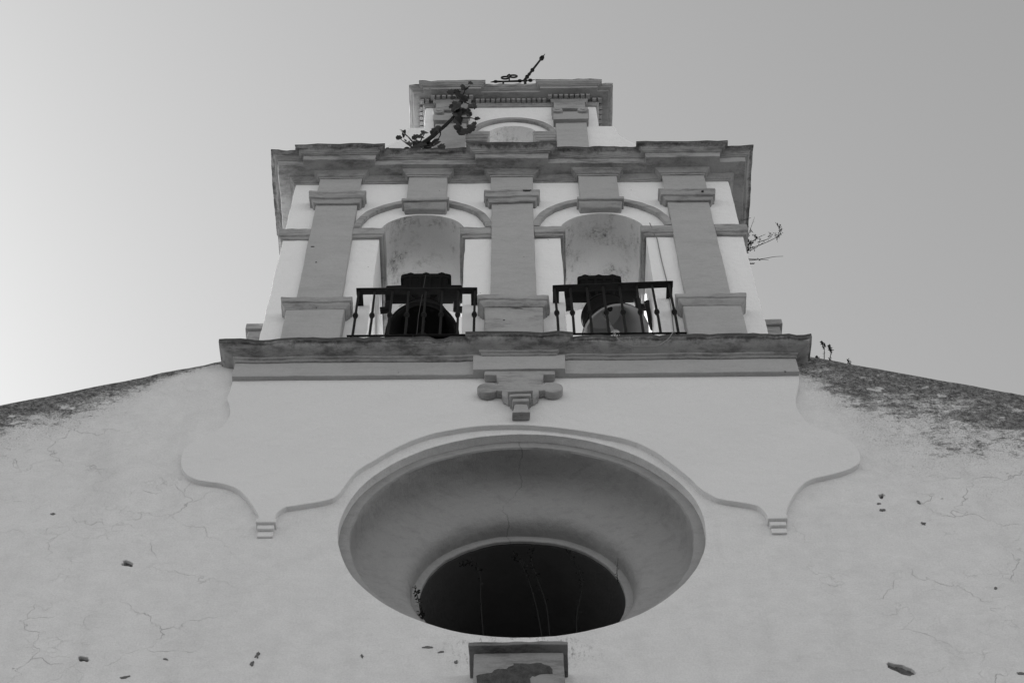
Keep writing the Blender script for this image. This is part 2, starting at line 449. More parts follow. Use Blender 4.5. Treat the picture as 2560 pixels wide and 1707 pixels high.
# oculus: stepped rim, ogee bowl, inner fillet and reveal
prof = [(1.62, .085), (1.462, .085), (1.452, .10), (1.450, .18), (1.447, .26), (1.438, .335), (1.412, .405), (1.36, .455), (1.285, .485), (1.20, .503),
        (1.12, .517), (1.055, .535), (1.005, .565), (.974, .61), (.960, .665), (.957, .72), (.945, .725), (.897, .725), (.890, .732), (.889, .755)]
bm = bmesh.new(); lathe(bm, prof, 'Y', (XC, 0, ZO), 144)
done('oculus_moulding', bm, M_OCU, fac, 30, 0, .008)
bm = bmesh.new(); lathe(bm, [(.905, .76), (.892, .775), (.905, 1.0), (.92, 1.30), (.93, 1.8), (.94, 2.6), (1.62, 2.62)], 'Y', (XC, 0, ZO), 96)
done('dark_reveal', bm, M_DARK, fac, 30, 0, .006)  # deep tube coloured dark to stand for the unlit inside

# raised plaster panel with its scrolled outline
left = [(-2.712, 17.90), (-2.716, 17.678), (-2.724, 17.545), (-2.69, 17.441), (-2.667, 17.339), (-2.656, 17.195), (-2.678, 17.082),
        (-2.721, 16.979), (-2.83, 16.848), (-2.93, 16.74), (-2.992, 16.619), (-3.0, 16.486), (-2.988, 16.38), (-2.96, 16.275), (-2.899, 16.165),
        (-2.808, 16.092), (-2.695, 16.052), (-2.599, 16.033), (-2.499, 15.985), (-2.41, 15.908), (-2.328, 15.783), (-2.26, 15.647), (-2.208, 15.537), (-2.175, 15.42)]
bot = [(-2.053, 15.42), (-2.048, 15.522), (-2.023, 15.577), (-1.982, 15.625), (-1.944, 15.642), (-1.816, 15.676), (-1.688, 15.718), (-1.587, 15.77),
       (-1.528, 15.869), (-1.462, 16.069), (-1.404, 16.209), (-1.329, 16.312), (-1.24, 16.416), (-1.136, 16.539), (-.938, 16.733), (-.719, 16.866),
       (-.385, 16.971), (-.04, 16.998), (.238, 16.968), (.594, 16.880), (1.006, 16.717), (1.237, 16.515), (1.401, 16.265), (1.519, 16.043),
       (1.593, 15.873), (1.671, 15.775), (1.752, 15.70), (1.93, 15.64), (2.045, 15.594), (2.095, 15.54), (2.118, 15.47), (2.130, 15.405)]
right = [(2.281, 15.405), (2.354, 15.649), (2.485, 15.905), (2.597, 16.01), (2.74, 16.069), (2.908, 16.148), (3.032, 16.251), (3.069, 16.334),
         (3.081, 16.487), (3.043, 16.623), (2.948, 16.765), (2.835, 16.845), (2.711, 16.956), (2.65, 17.153), (2.635, 17.34), (2.66, 17.509), (2.712, 17.72), (2.735, 17.90)]
sm = lambda q: [tuple(v) for v in smooth_line(q, 3)]
plate('plaster_panel', [sm(left)+sm(bot)+sm(right)], -.052, .02, M_PANEL, fac, bevel=.008, seg=.05, amp=.005)
for x0, zt in ((-2.117, 15.415), (2.205, 15.40)):       # little stepped brackets that end the scrolls
    bm = bmesh.new()
    box(bm, x0-.086, x0+.086, -.078, .0, zt-.055, zt, .04)
    box(bm, x0-.070, x0+.070, -.05, .0, zt-.115, zt-.057, .04)
    box(bm, x0-.066, x0+.066, -.022, .0, zt-.19, zt-.117, .04)
    done('scroll_bracket', bm, M_PANEL, fac, 38, .006, .005)

# frieze and ledge under the belfry
bm = bmesh.new()
fr = [(-2.615, .6), (-2.615, 0), (XC-.345, 0), (XC-.345, -.055), (XC+.345, -.055), (XC+.345, 0), (2.635, 0), (2.635, .6)]
sweep(bm, fr, [(0, 17.88), (.10, 17.88), (.10, 18.16), (0, 18.16)])
done('frieze', bm, M_SHAFT, fac, 38, .006, .005)
bm = bmesh.new()
lg = [(-2.60, .9), (-2.60, 0), (XC-.245, 0), (XC-.245, -.05), (XC+.245, -.05), (XC+.245, 0), (2.62, 0), (2.62, .9)]
sweep(bm, lg, [(.0, 18.142), (.115, 18.142), (.128, 18.155), (.120, 18.170), (.140, 18.180), (.143, 18.197), (.135, 18.204), (.150, 18.212),
               (.185, 18.222), (.222, 18.232), (.250, 18.250), (.258, 18.262), (.276, 18.268), (.280, 18.33), (.0, 18.345)])
def chip_ledge(v):
    if v.co.z > 18.255:
        q = noise.noise(Vector((v.co.x*2.7, 3.3, 1)))*.007 + noise.noise(Vector((v.co.x*14, 1.3, 8)))*.016
        v.co.z += min(.004, q); v.co.y += max(0, noise.noise(Vector((v.co.x*6, .3, 2)))-.1)*.06
done('ledge_cornice', bm, M_LEDGE, fac, 34, 0, .009, chip_ledge)
for s in (-1, 1):
    bm = bmesh.new(); box(bm, s*2.5, s*2.735, .13, .85, 18.30, 19.28, .1)
    box(bm, s*2.5, s*2.765, .10, .88, 19.28, 19.39, .1)
    done('side_plinth', bm, M_TRIM, fac, 38, .008, .008)

# carved bracket below the ledge
k = XC+.005
half = [(.34, 17.878), (.34, 17.83), (.335, 17.80), (.225, 17.795), (.215, 17.70), (.205, 17.645)]
lobe = arc(.31, 17.545, .098, R(148), R(-150), 22)
trunk = [(.215, 17.49), (.175, 17.485), (.172, 17.40), (.115, 17.33), (.0, 17.33)]
hp = half+lobe+trunk
out = [(k+a, b) for a, b in hp] + [(k-a, b) for a, b in hp[-2::-1]]
plate('bracket', [out], -.138, -.06, M_TRIM, fac, bevel=.008, seg=.03, amp=.005)
bm = bmesh.new()
box(bm, k-.12, k+.12, -.215, -.06, 17.335, 17.385, .04)
box(bm, k-.10, k+.10, -.19, -.06, 17.285, 17.333, .04)
box(bm, k-.078, k+.078, -.165, -.06, 17.235, 17.283, .04)
box(bm, k-.083, k+.083, -.15, -.06, 17.06, 17.233, .04, lambda v: Vector((k+(v.x-k)*(1-.32*(v.z-17.06)/.17), v.y+(.015 if v.z > 17.1 else 0), v.z)))
done('bracket_pendant', bm, M_TRIM, fac, 38, .006, .009)

# keystone block under the oculus
bm = bmesh.new()
box(bm, -.335, .335, -.235, .02, 9.6, 13.30, .1)
kb = done('keystone_block', bm, M_KEYB, fac, 38, .008, .007)
bm = bmesh.new()
box(bm, -.37, .37, -.305, .02, 13.302, 13.345, .05)
def chip_cap(v):
    if v.co.y < -.25 and v.co.z > 13.33: v.co.z -= max(0, noise.noise(Vector((v.co.x*6, 2, 3))))*.03
done('keystone_cap', bm, M_KCAP, fac, 38, .006, .008, chip_cap)
pz = [(-.318, 13.02), (-.30, 13.035), (-.24, 13.055), (-.20, 13.058), (-.185, 13.09), (-.15, 13.105), (-.09, 13.10), (-.075, 13.125), (-.03, 13.15), (-.035, 13.168),
      (.03, 13.166), (.09, 13.160), (.14, 13.170), (.175, 13.168), (.18, 13.155), (.225, 13.13), (.245, 13.09), (.24, 13.065), (.245, 13.045), (.20, 13.045), (.15, 13.035),
      (.12, 13.01), (.10, 13.02), (.08, 12.985), (.075, 12.6), (-.10, 12.5), (-.20, 12.4), (-.27, 12.7), (-.30, 12.9)]
plate('exposed_rubble', [pz], -.2415, -.19, M_RUB, kb, bevel=.002, seg=.02, amp=.012)

for i, (cx, cz, a, b) in enumerate(chips):
    bm = bmesh.new(); ring2 = chip_outline(i)
    if a >= .04 and b > .02:      # the crumbled render at the back of the hole
        n = len(ring2); c = bm.verts.new((cx, .055, cz)); mid = []; rim = []
        for (u, w) in ring2:
            mid.append(bm.verts.new((cx+(u-cx)*.6, .040+.012*noise.noise(Vector((u*30, 1, w*30))), cz+(w-cz)*.6)))
            rim.append(bm.verts.new((cx+(u-cx)*1.35, .022, cz+(w-cz)*1.35)))
        for k_ in range(n):
            l_ = (k_+1) % n; bm.faces.new((c, mid[k_], mid[l_])); bm.faces.new((mid[k_], rim[k_], rim[l_], mid[l_]))
    else:
        c = bm.verts.new((cx, -.003, cz)); ring = [bm.verts.new((u, -.005, w)) for u, w in ring2]; back = [bm.verts.new((u, .01, w)) for u, w in ring2]; n = len(ring)
        for k_ in range(n):
            l_ = (k_+1) % n; bm.faces.new((c, ring[k_], ring[l_])); bm.faces.new((ring[k_], ring[l_], back[l_], back[k_]))
    done('plaster_flake', bm, M_CHIP, fac, 0, 0, 0)

# ------------------------------------------------------------------ belfry
TH, HW = 1.2, 2.565
AX, AR, AZ = 1.012, .478, 21.40
def arch_loop(cx):
    return [(cx+AR, 18.2)] + arc(cx, AZ, AR, 0, math.pi, 48) + [(cx-AR, 18.2)]
loop = [(-HW, 18.2)] + arch_loop(-AX)[::-1] + arch_loop(AX)[::-1] + [(HW, 18.2), (HW, 22.95), (-HW, 22.95)]
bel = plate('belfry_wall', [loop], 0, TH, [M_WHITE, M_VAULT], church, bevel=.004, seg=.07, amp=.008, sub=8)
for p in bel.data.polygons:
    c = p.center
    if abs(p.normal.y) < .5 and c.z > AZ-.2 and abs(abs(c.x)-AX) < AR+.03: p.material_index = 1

bm = bmesh.new()
PX = (-2.025, 0.0, 2.025)
for px in PX:
    bm = bmesh.new(); box(bm, px-.238, px+.238, -.062, .02, 18.3, 22.855, .12)
    pil = done('pilaster', bm, M_SHAFT, bel, 38, .008, .006)
    bm = bmesh.new()
    sweep(bm, [(px-.236, .02), (px-.236, -.06), (px+.236, -.06), (px+.236, .02)],
          [(0, 22.03), (.03, 22.03), (.045, 22.07), (.05, 22.09), (.075, 22.10), (.08, 22.20), (.09, 22.21), (.09, 22.25), (0, 22.265)], .05)
    done('capital', bm, M_TRIM, pil, 38, .005, .014)
    bm = bmesh.new(); box(bm, px-.25, px+.25, -.078, -.055, 22.268, 22.86, .1)
    done('dosseret', bm, M_SHAFT, pil, 38, .005, .006)
    bm = bmesh.new(); box(bm, px-.298, px+.298, -.135, .02, 18.3, 19.26, .1)
    ped = done('pedestal', bm, M_TRIM if px == 0 else M_SHAFT, bel, 38, .010, .007)
    bm = bmesh.new()
    sweep(bm, [(px-.29, .03), (px-.29, -.125), (px+.29, -.125), (px+.29, .03)],
          [(0, 19.225), (.015, 19.225), (.03, 19.25), (.05, 19.275), (.052, 19.30), (.07, 19.31), (.077, 19.37), (.075, 19.39), (0, 19.41)], .05)
    done('pedestal_cap', bm, M_TRIM, ped, 38, .006, .017)

for s in (-1, 1):
    cx = s*AX
    ring = arc(cx, AZ+.035, .785, 0, math.pi, 48) + arc(cx, AZ+.035, .705, math.pi, 0, 44)
    plate('archivolt', [ring], -.055, .02, M_TRIM, bel, bevel=.010, seg=None, amp=.014)
    bm = bmesh.new()
    kx = cx + (.02 if s < 0 else 0)
    box(bm, kx-.228, kx+.228, -.085, .02, 22.03, 22.858, .1)
    key = done('keystone', bm, M_SHAFT, bel, 38, .008, .007)
    bm = bmesh.new()
    box(bm, kx-.272, kx+.272, -.142, .02, 21.985, 22.045, .06)
    box(bm, kx-.25, kx+.25, -.118, .02, 21.90, 21.983, .06, lambda v: Vector((kx+(v.x-kx)*(1-.06*(21.98-v.z)/.08), v.y + (.05*(21.98-v.z)/.08 if v.y < -.05 else 0), v.z+.02*((v.x-kx)/.25)**2*(-1))))
    done('keystone_foot', bm, M_TRIM, key, 38, .010, .015)

for (cx, cy, cz, a, b, par) in ((.04, -.142, 19.20, .075, .018, bel), (.17, -.156, 22.21, .06, .014, bel), (2.20, -.156, 22.15, .018, .013, bel), (-2.20, -.069, 20.9, .03, .010, bel), (-2.13, -.069, 20.5, .010, .008, bel), (-.10, -.14, 18.95, .014, .012, bel)):
    bm = bmesh.new(); c = bm.verts.new((cx, cy, cz)); n = 15; ring = []; back = []
    for j in range(n):
        t = 2*math.pi*j/n; rr = .7+.6*noise.noise(Vector((math.cos(t)*1.6+cx*9, math.sin(t)*1.6, cz*3)))
        ring.append(bm.verts.new((cx+a*rr*math.cos(t), cy, cz+b*rr*math.sin(t)))); back.append(bm.verts.new((ring[-1].co.x, cy+.03, ring[-1].co.z)))
    for j in range(n): bm.faces.new((c, ring[j], ring[(j+1) % n])); bm.faces.new((ring[j], ring[(j+1) % n], back[(j+1) % n], back[j]))
    done('paint_flake', bm, M_RUB, par, 0, 0, 0)

IMP = [(0, 21.205), (.03, 21.205), (.036, 21.235), (.055, 21.245), (.06, 21.30), (.06, 21.395), (.05, 21.42), (0, 21.425)]
def impost(path, mat=M_TRIM):
    bm = bmesh.new(); sweep(bm, path, IMP, .06); return done('impost', bm, mat, bel, 38, .006, .015)
impost([(-HW, .75), (-HW, 0), (-2.262, 0)]); impost([(2.262, 0), (HW, 0), (HW, .75)])
impost([(-1.787, 0), (-AX-AR, 0), (-AX-AR, TH)]); impost([(-AX+AR, TH), (-AX+AR, 0), (-.238, 0)])
impost([(.238, 0), (AX-AR, 0), (AX-AR, TH)]); impost([(AX+AR, TH), (AX+AR, 0), (1.787, 0)])

# main cornice: bed moulding breaking round pilasters and keystones, corona and cyma round pilasters only
def breaks(hwid, yb, items, x_off=0):
    path = [(-hwid, yb), (-hwid, 0)]
    for c, h, d in items: path += [(c-h, 0), (c-h, -d), (c+h, -d), (c+h, 0)]
    return path + [(hwid, 0), (hwid, yb)]
bm = bmesh.new()
its = [(-2.025, .25, .078), (-AX+.02, .232, .085), (0, .25, .078), (AX, .232, .085), (2.025, .25, .078)]
sweep(bm, breaks(HW, .78, its), [(0, 22.775), (.012, 22.775), (.016, 22.795), (.03, 22.80), (.045, 22.83), (.072, 22.848), (.078, 22.868), (0, 22.868)], .06)
done('bed_moulding', bm, M_TRIM, bel, 34, 0, .009)
its = [(-2.05, .21, .07), (0, .215, .07), (2.03, .225, .07)]
bm = bmesh.new()
sweep(bm, breaks(HW-.01, .78, its), [(0, 22.866), (.212, 22.866), (.215, 22.872), (.222, 22.972), (.24, 22.977), (.24, 22.992), (.252, 22.995), (.252, 23.012), (.262, 23.016),
      (.272, 23.028), (.285, 23.042), (.305, 23.052), (.318, 23.058), (.322, 23.07), (.325, 23.108), (0, 23.125)], .05)
def chip_corn(v):
    if v.co.z > 23.045 and (v.co.y < -.2 or abs(v.co.x) > 2.75):
        l = 1.0 if v.co.x < -.4 else .55
        q = noise.noise(Vector((v.co.x*2.1, v.co.y*2, 9)))*.014 + noise.noise(Vector((v.co.x*8, v.co.y*8, 4)))*.028 - .004
        v.co.z += max(-.05, min(.004, q))*l
        v.co.y += max(0, noise.noise(Vector((v.co.x*5, 2.1, 2)))-.1)*.06*l
done('main_cornice', bm, M_CORN, bel, 34, 0, .012, chip_corn)
bm = bmesh.new(); box(bm, -HW+.02, HW-.02, .0, TH+.1, 22.955, 23.10, .3); done('belfry_top_slab', bm, M_TRIM, bel, 38, .01, .006)

# ------------------------------------------------------------------ crowning stage
CY, CH = .05, 1.115
wing = [(1.10, 24.73), (1.315, 24.73), (1.325, 24.62), (1.34, 24.52), (1.38, 24.40), (1.44, 24.28), (1.52, 24.16), (1.64, 24.0), (1.83, 23.82), (2.0, 23.70), (2.0, 22.96)]
AC = .015; AH = .33; ACZ = 24.43
cw = plate('crowning_wall', [[(-x_, z_) for x_, z_ in wing[:0:-1]] + [(-CH, 24.73), (-CH, 25.6), (CH, 25.6), (CH, 24.73)] + wing[1:] + [(AC+AH, 22.96)] + arc(AC, ACZ, AH, 0, math.pi, 36) + [(AC-AH, 22.96)]],
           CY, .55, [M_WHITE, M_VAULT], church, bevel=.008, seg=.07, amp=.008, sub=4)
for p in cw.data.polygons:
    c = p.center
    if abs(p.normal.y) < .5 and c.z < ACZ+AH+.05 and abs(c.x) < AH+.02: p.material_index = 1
for px in (-.770, .762):
    bm = bmesh.new(); box(bm, px-.198, px+.198, -.01, CY+.02, 22.97, 25.45, .12)
    pil = done('pilaster', bm, M_SHAFT, cw, 38, .006, .006)
    bm = bmesh.new()
    box(bm, px-.222, px+.222, -.06, CY+.02, 24.71, 24.90, .06)
    box(bm, px-.235, px+.235, -.05, CY+.02, 25.10, 25.15, .05)
    box(bm, px-.205, px+.205, -.03, CY+.02, 25.152, 25.40, .05)
    for s in (-1, 1):
        vp = [(0, -.10), (.03, -.10), (.034, -.088), (.05, -.09), (.066, -.084), (.072, -.07), (.074, CY+.01)]
        lathe(bm, [(r_+.0001, a_) for r_, a_ in vp], 'Y', (px+s*.165, 0, 24.985), 18)
    done('volute_capital', bm, M_TRIM, pil, 30, 0, .009)
ring = arc(AC, ACZ-.03, .553, 0, math.pi, 40) + arc(AC, ACZ-.03, .482, math.pi, 0, 36)
plate('archivolt', [ring], CY-.045, CY+.02, M_TRIM, cw, bevel=.008, seg=None, amp=.006)
IM2 = [(0, 24.215), (.025, 24.215), (.03, 24.25), (.045, 24.26), (.047, 24.31), (.06, 24.32), (.062, 24.42), (.05, 24.45), (0, 24.46)]
for path in ([(-.572, CY), (-AH, CY), (-AH, .55)], [(AH, .55), (AH, CY), (.564, CY)]):
    bm = bmesh.new(); sweep(bm, path, IM2, .05); done('impost', bm, M_TRIM, cw, 38, .005, .008)
def shift(path): return [(a, b+CY) for a, b in path]
its = [(-.770, .21, .055), (.762, .21, .055)]
bm = bmesh.new()
sweep(bm, shift(breaks(CH, .40, its)), [(0, 25.415), (.015, 25.415), (.02, 25.435), (.035, 25.45), (.04, 25.475), (0, 25.475)], .05)
sweep(bm, shift(breaks(CH, .40, its)), [(0, 25.478), (.035, 25.478), (.035, 25.54), (0, 25.54)], .05)
done('bed_moulding', bm, M_TRIM, cw, 34, 0, .006)
def dentils(a, b, y, n):
    bm = bmesh.new()
    for i in range(n):
        c = a+(b-a)*(i+.5)/n; w = (b-a)/n*.36
        box(bm, c-w, c+w, y-.085, y-.03, 25.478, 25.535, .06)
    done('dentil_course', bm, M_TRIM, cw, 38, 0, .003)
dentils(-.47, .47, CY, 14)
for px in (-.770, .762): dentils(px-.285, px+.285, CY-.055, 8)
for s in (-1, 1):
    dentils(min(s*1.06, s*1.20), max(s*1.06, s*1.20), CY, 2)
    bm = bmesh.new()
    for i in range(6):
        c = CY+.035+i*.066; box(bm, min(s*1.145, s*1.20), max(s*1.145, s*1.20), c-.024, c+.024, 25.478, 25.535, .06)
    done('dentil_course', bm, M_TRIM, cw, 38, 0, .003)
bm = bmesh.new()
sweep(bm, shift(breaks(CH, .40, its)), [(0, 25.538), (.165, 25.538), (.167, 25.543), (.17, 25.585), (.185, 25.59), (.187, 25.602), (.20, 25.608), (.205, 25.622), (.222, 25.634), (.226, 25.645), (.228, 25.70), (0, 25.712)], .04)
def chip_top(v):
    if v.co.z > 25.64 and v.co.y < .35:
        q = noise.noise(Vector((v.co.x*3, v.co.y*3, 7)))*.018 + noise.noise(Vector((v.co.x*10, v.co.y*9, 4)))*.024
        v.co.z += max(-.03, min(.006, q)); v.co.y += max(0, noise.noise(Vector((v.co.x*8, 2.1, 2)))-.1)*.04
done('crowning_cornice', bm, M_TOPC, cw, 34, 0, .007, chip_top)
bm = bmesh.new(); box(bm, -CH+.02, CH-.02, CY, .56, 25.56, 25.70, .2); done('crowning_slab', bm, M_TRIM, cw, 38, .01, .006)

# ------------------------------------------------------------------ bells
def bell(cx, z, rad, ry, rx, label, lining, yoke_x, yoke_hw, yoke_top, beam):
    Y = .6
    t = thing('church_bell', label, 'bell', (cx, Y, z), 'bells hanging in the two belfry arches')
    rot = Matrix.Rotation(R(ry), 4, 'Y') @ Matrix.Rotation(R(rx), 4, 'X')
    def local(bm):
        for v in bm.verts: v.co = rot @ v.co
    o_ = [(1.0, 0), (1.0, .05), (.955, .14), (.87, .3), (.79, .52), (.735, .85), (.70, 1.15), (.665, 1.38), (.60, 1.52), (.45, 1.62), (.2, 1.66), (.001, 1.66)]
    i_ = [(1.0, 0), (.965, -.004), (.93, .02), (.87, .13), (.78, .34), (.70, .62), (.64, 1.0), (.60, 1.28), (.52, 1.42), (.3, 1.5), (.001, 1.5)]
    bm = bmesh.new(); lathe(bm, [(r_*rad, a_*rad) for r_, a_ in o_], 'Z', (0, 0, 0), 56)
    for r_ in (.30, 1.28): lathe(bm, [(rad*(q+.004), rad*r_+dz) for q, dz in (((.885 if r_ < 1 else .69), -.012), ((.90 if r_ < 1 else .71), 0), ((.885 if r_ < 1 else .69), .012))], 'Z', (0, 0, 0), 56)
    local(bm); body = done('bell_body', bm, M_BELL, t, 40, 0, 0)
    bm = bmesh.new(); lathe(bm, [(r_*rad*.999, a_*rad) for r_, a_ in i_], 'Z', (0, 0, 0), 56); local(bm)
    done('bell_lining', bm, lining, body, 40, 0, 0)
    bm = bmesh.new(); ball(bm, (0, 0, .02), rad*.14, seg=16); tube(bm, [(0, 0, .05), (0, 0, rad*1.4)], .014, 8); tube(bm, [(0, 0, 0), (0, 0, -.09)], [.02, .012], 8)
    local(bm); done('clapper', bm, M_CLAP if lining is M_LIN else M_IRON, t, 40, 0, 0)
    top = rot @ Vector((0, 0, 1.62*rad))
    # headstock: beam across the arch, tall body and capped top with three bolts
    x0, x1, zb, zt = beam; yx = yoke_x - cx
    bm = bmesh.new()
    box(bm, x0-cx, x1-cx, -.075, .075, zb-z, zt-z, .15)
    box(bm, yx-yoke_hw*.88, yx+yoke_hw*.88, -.06, .06, zt-z+.002, yoke_top-.12-z, .08, lambda v: Vector((yx+(v.x-yx)*(1+.05*(zt+.1-z-v.z)), v.y, v.z)))
    box(bm, yx-yoke_hw, yx+yoke_hw, -.065, .065, yoke_top-.118-z, yoke_top-z, .06, lambda v: Vector((v.x, v.y, v.z-.03*max(0, abs(v.x-yx)/yoke_hw-.78)/.22)))
    hs = done('headstock', bm, M_WOOD, t, 38, .018, .006)
    bm = bmesh.new()
    for q in (-.62, 0, .62):
        c = yx+q*yoke_hw
        bmesh.ops.create_cone(bm, cap_ends=True, segments=10, radius1=.062, radius2=.036, depth=.055, matrix=Matrix.Translation((c, -.012, yoke_top-z+.022)))
    done('headstock_bolt', bm, M_WOOD, hs, 38, 0, 0)
    bm = bmesh.new()
    for q in (-.6, -.2, .2, .6):
        tube(bm, [(yx+q*yoke_hw, -.085, yoke_top-z-.14), (yx+q*yoke_hw, -.085, zb-z-.01), (top.x+q*.12, top.y-.03, top.z)], .016, 6)
    for q in (-.09, .09): tube(bm, [(top.x+q, -.03, top.z-.04), (yx+q*1.6, 0, zb-z+.02)], .03, 8)
    done('hanging_strap', bm, M_WOOD, hs, 40, 0, 0)
    return t, (x0, x1, zb, zt)
LB, bb = bell(-.985, 20.0, .402, 0, -9, 'larger black church bell in the left belfry arch, seen from below its dark mouth', M_BELL, -.99, .285, 21.46, (-1.43, -.575, 20.93, 21.13))
RB, bb2 = bell(1.095, 20.02, .372, -12, 0, 'smaller black church bell with pale grey inside, hanging askew in the right belfry arch', M_LIN, .975, .25, 21.37, (.562, 1.385, 20.92, 21.12))
# gudgeons and bearings beside each bell
def bearings(t, cx, z, xl, xr, zc):
    bm = bmesh.new()
    tube(bm, [(xl-cx, 0, zc-z+.16), (xl-cx, 0, zc-z), (xl-.085-cx, 0, zc-z-.015)], .042, 10); done('gudgeon', bm, M_IRON, t, 40, 0, 0)
    bm = bmesh.new(); tube(bm, [(xr-cx, 0, zc-z+.16), (xr-cx, 0, zc-z), (xr+.085-cx, 0, zc-z-.015)], .042, 10); done('gudgeon', bm, M_IRON, t, 40, 0, 0)
bearings(LB, -.985, 20.0, -1.385, -.63, 20.66); bearings(RB, 1.095, 20.02, .62, 1.38, 20.68)
# ropes and the hammer lever
bm = bmesh.new(); tube(bm, [(0.03, -.45, .6), (.015, -.45, .2), (-.01, -.46, -.4), (-.015, -.46, -1.4)], .0035, 6)
done('bell_rope', bm, M_ROPE, LB, 40, 0, 0)
bm = bmesh.new(); tube(bm, [(.36, -.05, .62), (.372, -.12, .52), (.37, -.14, .2), (.366, -.14, .0), (.37, -.14, -.16)], [.02, .035, .026, .022, .012], 8)
done('hammer_lever', bm, M_IRON, RB, 40, 0, 0)

# ------------------------------------------------------------------ balcony railings
def railing(x0, x1, zl, zr, xs, label, knob_z, lean=0):
    t = thing('balcony_railing', label, 'railing', ((x0+x1)/2, -.165, 18.34), 'iron railings across the two belfry arches')
    ox, oy, oz = t.location
    def Z(x): return zl+(zr-zl)*(x-x0)/(x1-x0)
    bm = bmesh.new()
    pts = []
    def bar(a, b, w, h, horiz=True):
        a, b = Vector(a), Vector(b); d = (b-a).normalized(); u = d.cross(Vector((0, 0, 1))).normalized()*w/2; k = Vector((0, 0, h/2))
        n = max(2, int((b-a).length/.1)); rows = []
        for i in range(n+1):
            c = a.lerp(b, i/n)+Vector((0, 0, .004*noise.noise(Vector((c0*5 for c0 in a.lerp(b, i/n))))))
            rows.append([bm.verts.new(c+s*u+e*k) for s, e in ((-1, -1), (1, -1), (1, 1), (-1, 1))])
        for p, q in zip(rows, rows[1:]):
            for j in range(4): bm.faces.new((p[j], p[(j+1) % 4], q[(j+1) % 4], q[j]))
        bm.faces.new(rows[0]); bm.faces.new(rows[-1])
    bar((x0-ox, 0, Z(x0)-oz), (x1-ox, 0, Z(x1)-oz), .072, .02)
    for xx, s in ((x0, 1), (x1, -1)):
        bar((xx+s*.035-ox, .0362, Z(xx)-oz-.001), (xx+s*.035-ox, .18, Z(xx)-oz-.001), .064, .02)
    done('handrail', bm, M_IRON, t, 38, .003, 0)
    bm = bmesh.new()
    bar((x0-.03-ox, 0, 18.575-oz), (x1+.05-ox, 0, 18.575-oz), .022, .010)
    for q in (x0+.03, (x0+x1)/2, x1-.03):
        tube(bm, [(q-ox, 0, .236), (q-ox, .0, -.03)], .008, 6)
    done('bottom_rail', bm, M_IRON, t, 38, .002, 0)
    for i, xx in enumerate(xs):
        bm = bmesh.new()
        dx = random.uniform(-.008, .008)+lean
        tube(bm, [(xx-ox+dx, 0, Z(xx)-.012-oz), (xx-ox+dx*.5, 0, 19.2-oz), (xx-ox, .0, 18.9-oz), (xx-ox, 0, 18.578-oz)], [.012, .0135, .014, .0145], 8)
        ball(bm, (xx-ox+dx*.4, 0, knob_z-oz), .030, 1, 1, .95, 10)
        for dz in (-.036, .036):
            bmesh.ops.create_cone(bm, cap_ends=True, segments=10, radius1=.02, radius2=.02, depth=.016, matrix=Matrix.Translation((xx-ox+dx*.4, 0, knob_z-oz+dz)))
        done('baluster', bm, M_IRON, t, 40, 0, 0)
    return t
railing(-1.628, -.375, 19.575, 19.565, [-1.60, -1.432, -1.255, -1.08, -.91, -.735, -.565, -.40], 'straight black iron railing in front of the left belfry arch', 19.02)
railing(.405, 1.660, 19.60, 19.68, [.44, .596, .772, .94, 1.108, 1.28, 1.452, 1.628], 'black iron railing with its handrail sloping up, in front of the right belfry arch', 19.04, -.006)

# ------------------------------------------------------------------ weather vane lying on the crowning cornice
VY, VZ = -.13, -.52
t = thing('weather_vane', 'broken iron weather vane leaning on top of the bell gable', 'weather vane', (.19, VY, 25.71))
def vp(x, z, dy=0): return Vector((x-.19, dy, z+VZ-25.71))
bm = bmesh.new()
a, b = vp(.19, 26.50), vp(.477, 27.512)
tube(bm, [a, a.lerp(b, .5), a.lerp(b, .86), b], [.019, .015, .013, .003], 8)
for f, r_ in ((.10, .03), (.20, .024), (.36, .03), (.82, .034), (.86, .03)): ball(bm, a.lerp(b, f), r_, 1, 1, .8, 10)
done('rod', bm, M_IRON, t, 40, 0, 0)
bm = bmesh.new()
tube(bm, [vp(-.27, 26.41), vp(-.2, 26.43), vp(-.1, 26.43), vp(.10, 26.44), vp(.323, 26.485)], [.005, .015, .012, .015, .005], 8)
for i in range(3): ball(bm, vp(.12+.07*i, 26.445+.01*i), .025, 1.3, 1, .9, 10)
ball(bm, vp(-.2, 26.43), .022, 1.5, 1, .7, 10)
tube(bm, [vp(.19, 26.46), vp(.19, 26.20)], .02, 8); tube(bm, [vp(-.1, 26.43), vp(-.1, 26.20)], .014, 8)
done('arm', bm, M_IRON, t, 40, 0, 0)
bm = bmesh.new()
for cx_, s in ((-.075, 1), (.035, -1)):
    tube(bm, [vp(cx_+.05*math.cos(q), 26.60+.045*math.sin(q), .01*s) for q in [i*math.pi/8 for i in range(17)]], .012, 6)
tube(bm, [vp(-.02, 26.44), vp(-.02, 26.60), vp(-.045, 26.65), vp(-.02, 26.70), vp(.005, 26.65), vp(-.02, 26.60)], .011, 6)
done('scroll', bm, M_IRON, t, 40, 0, 0)

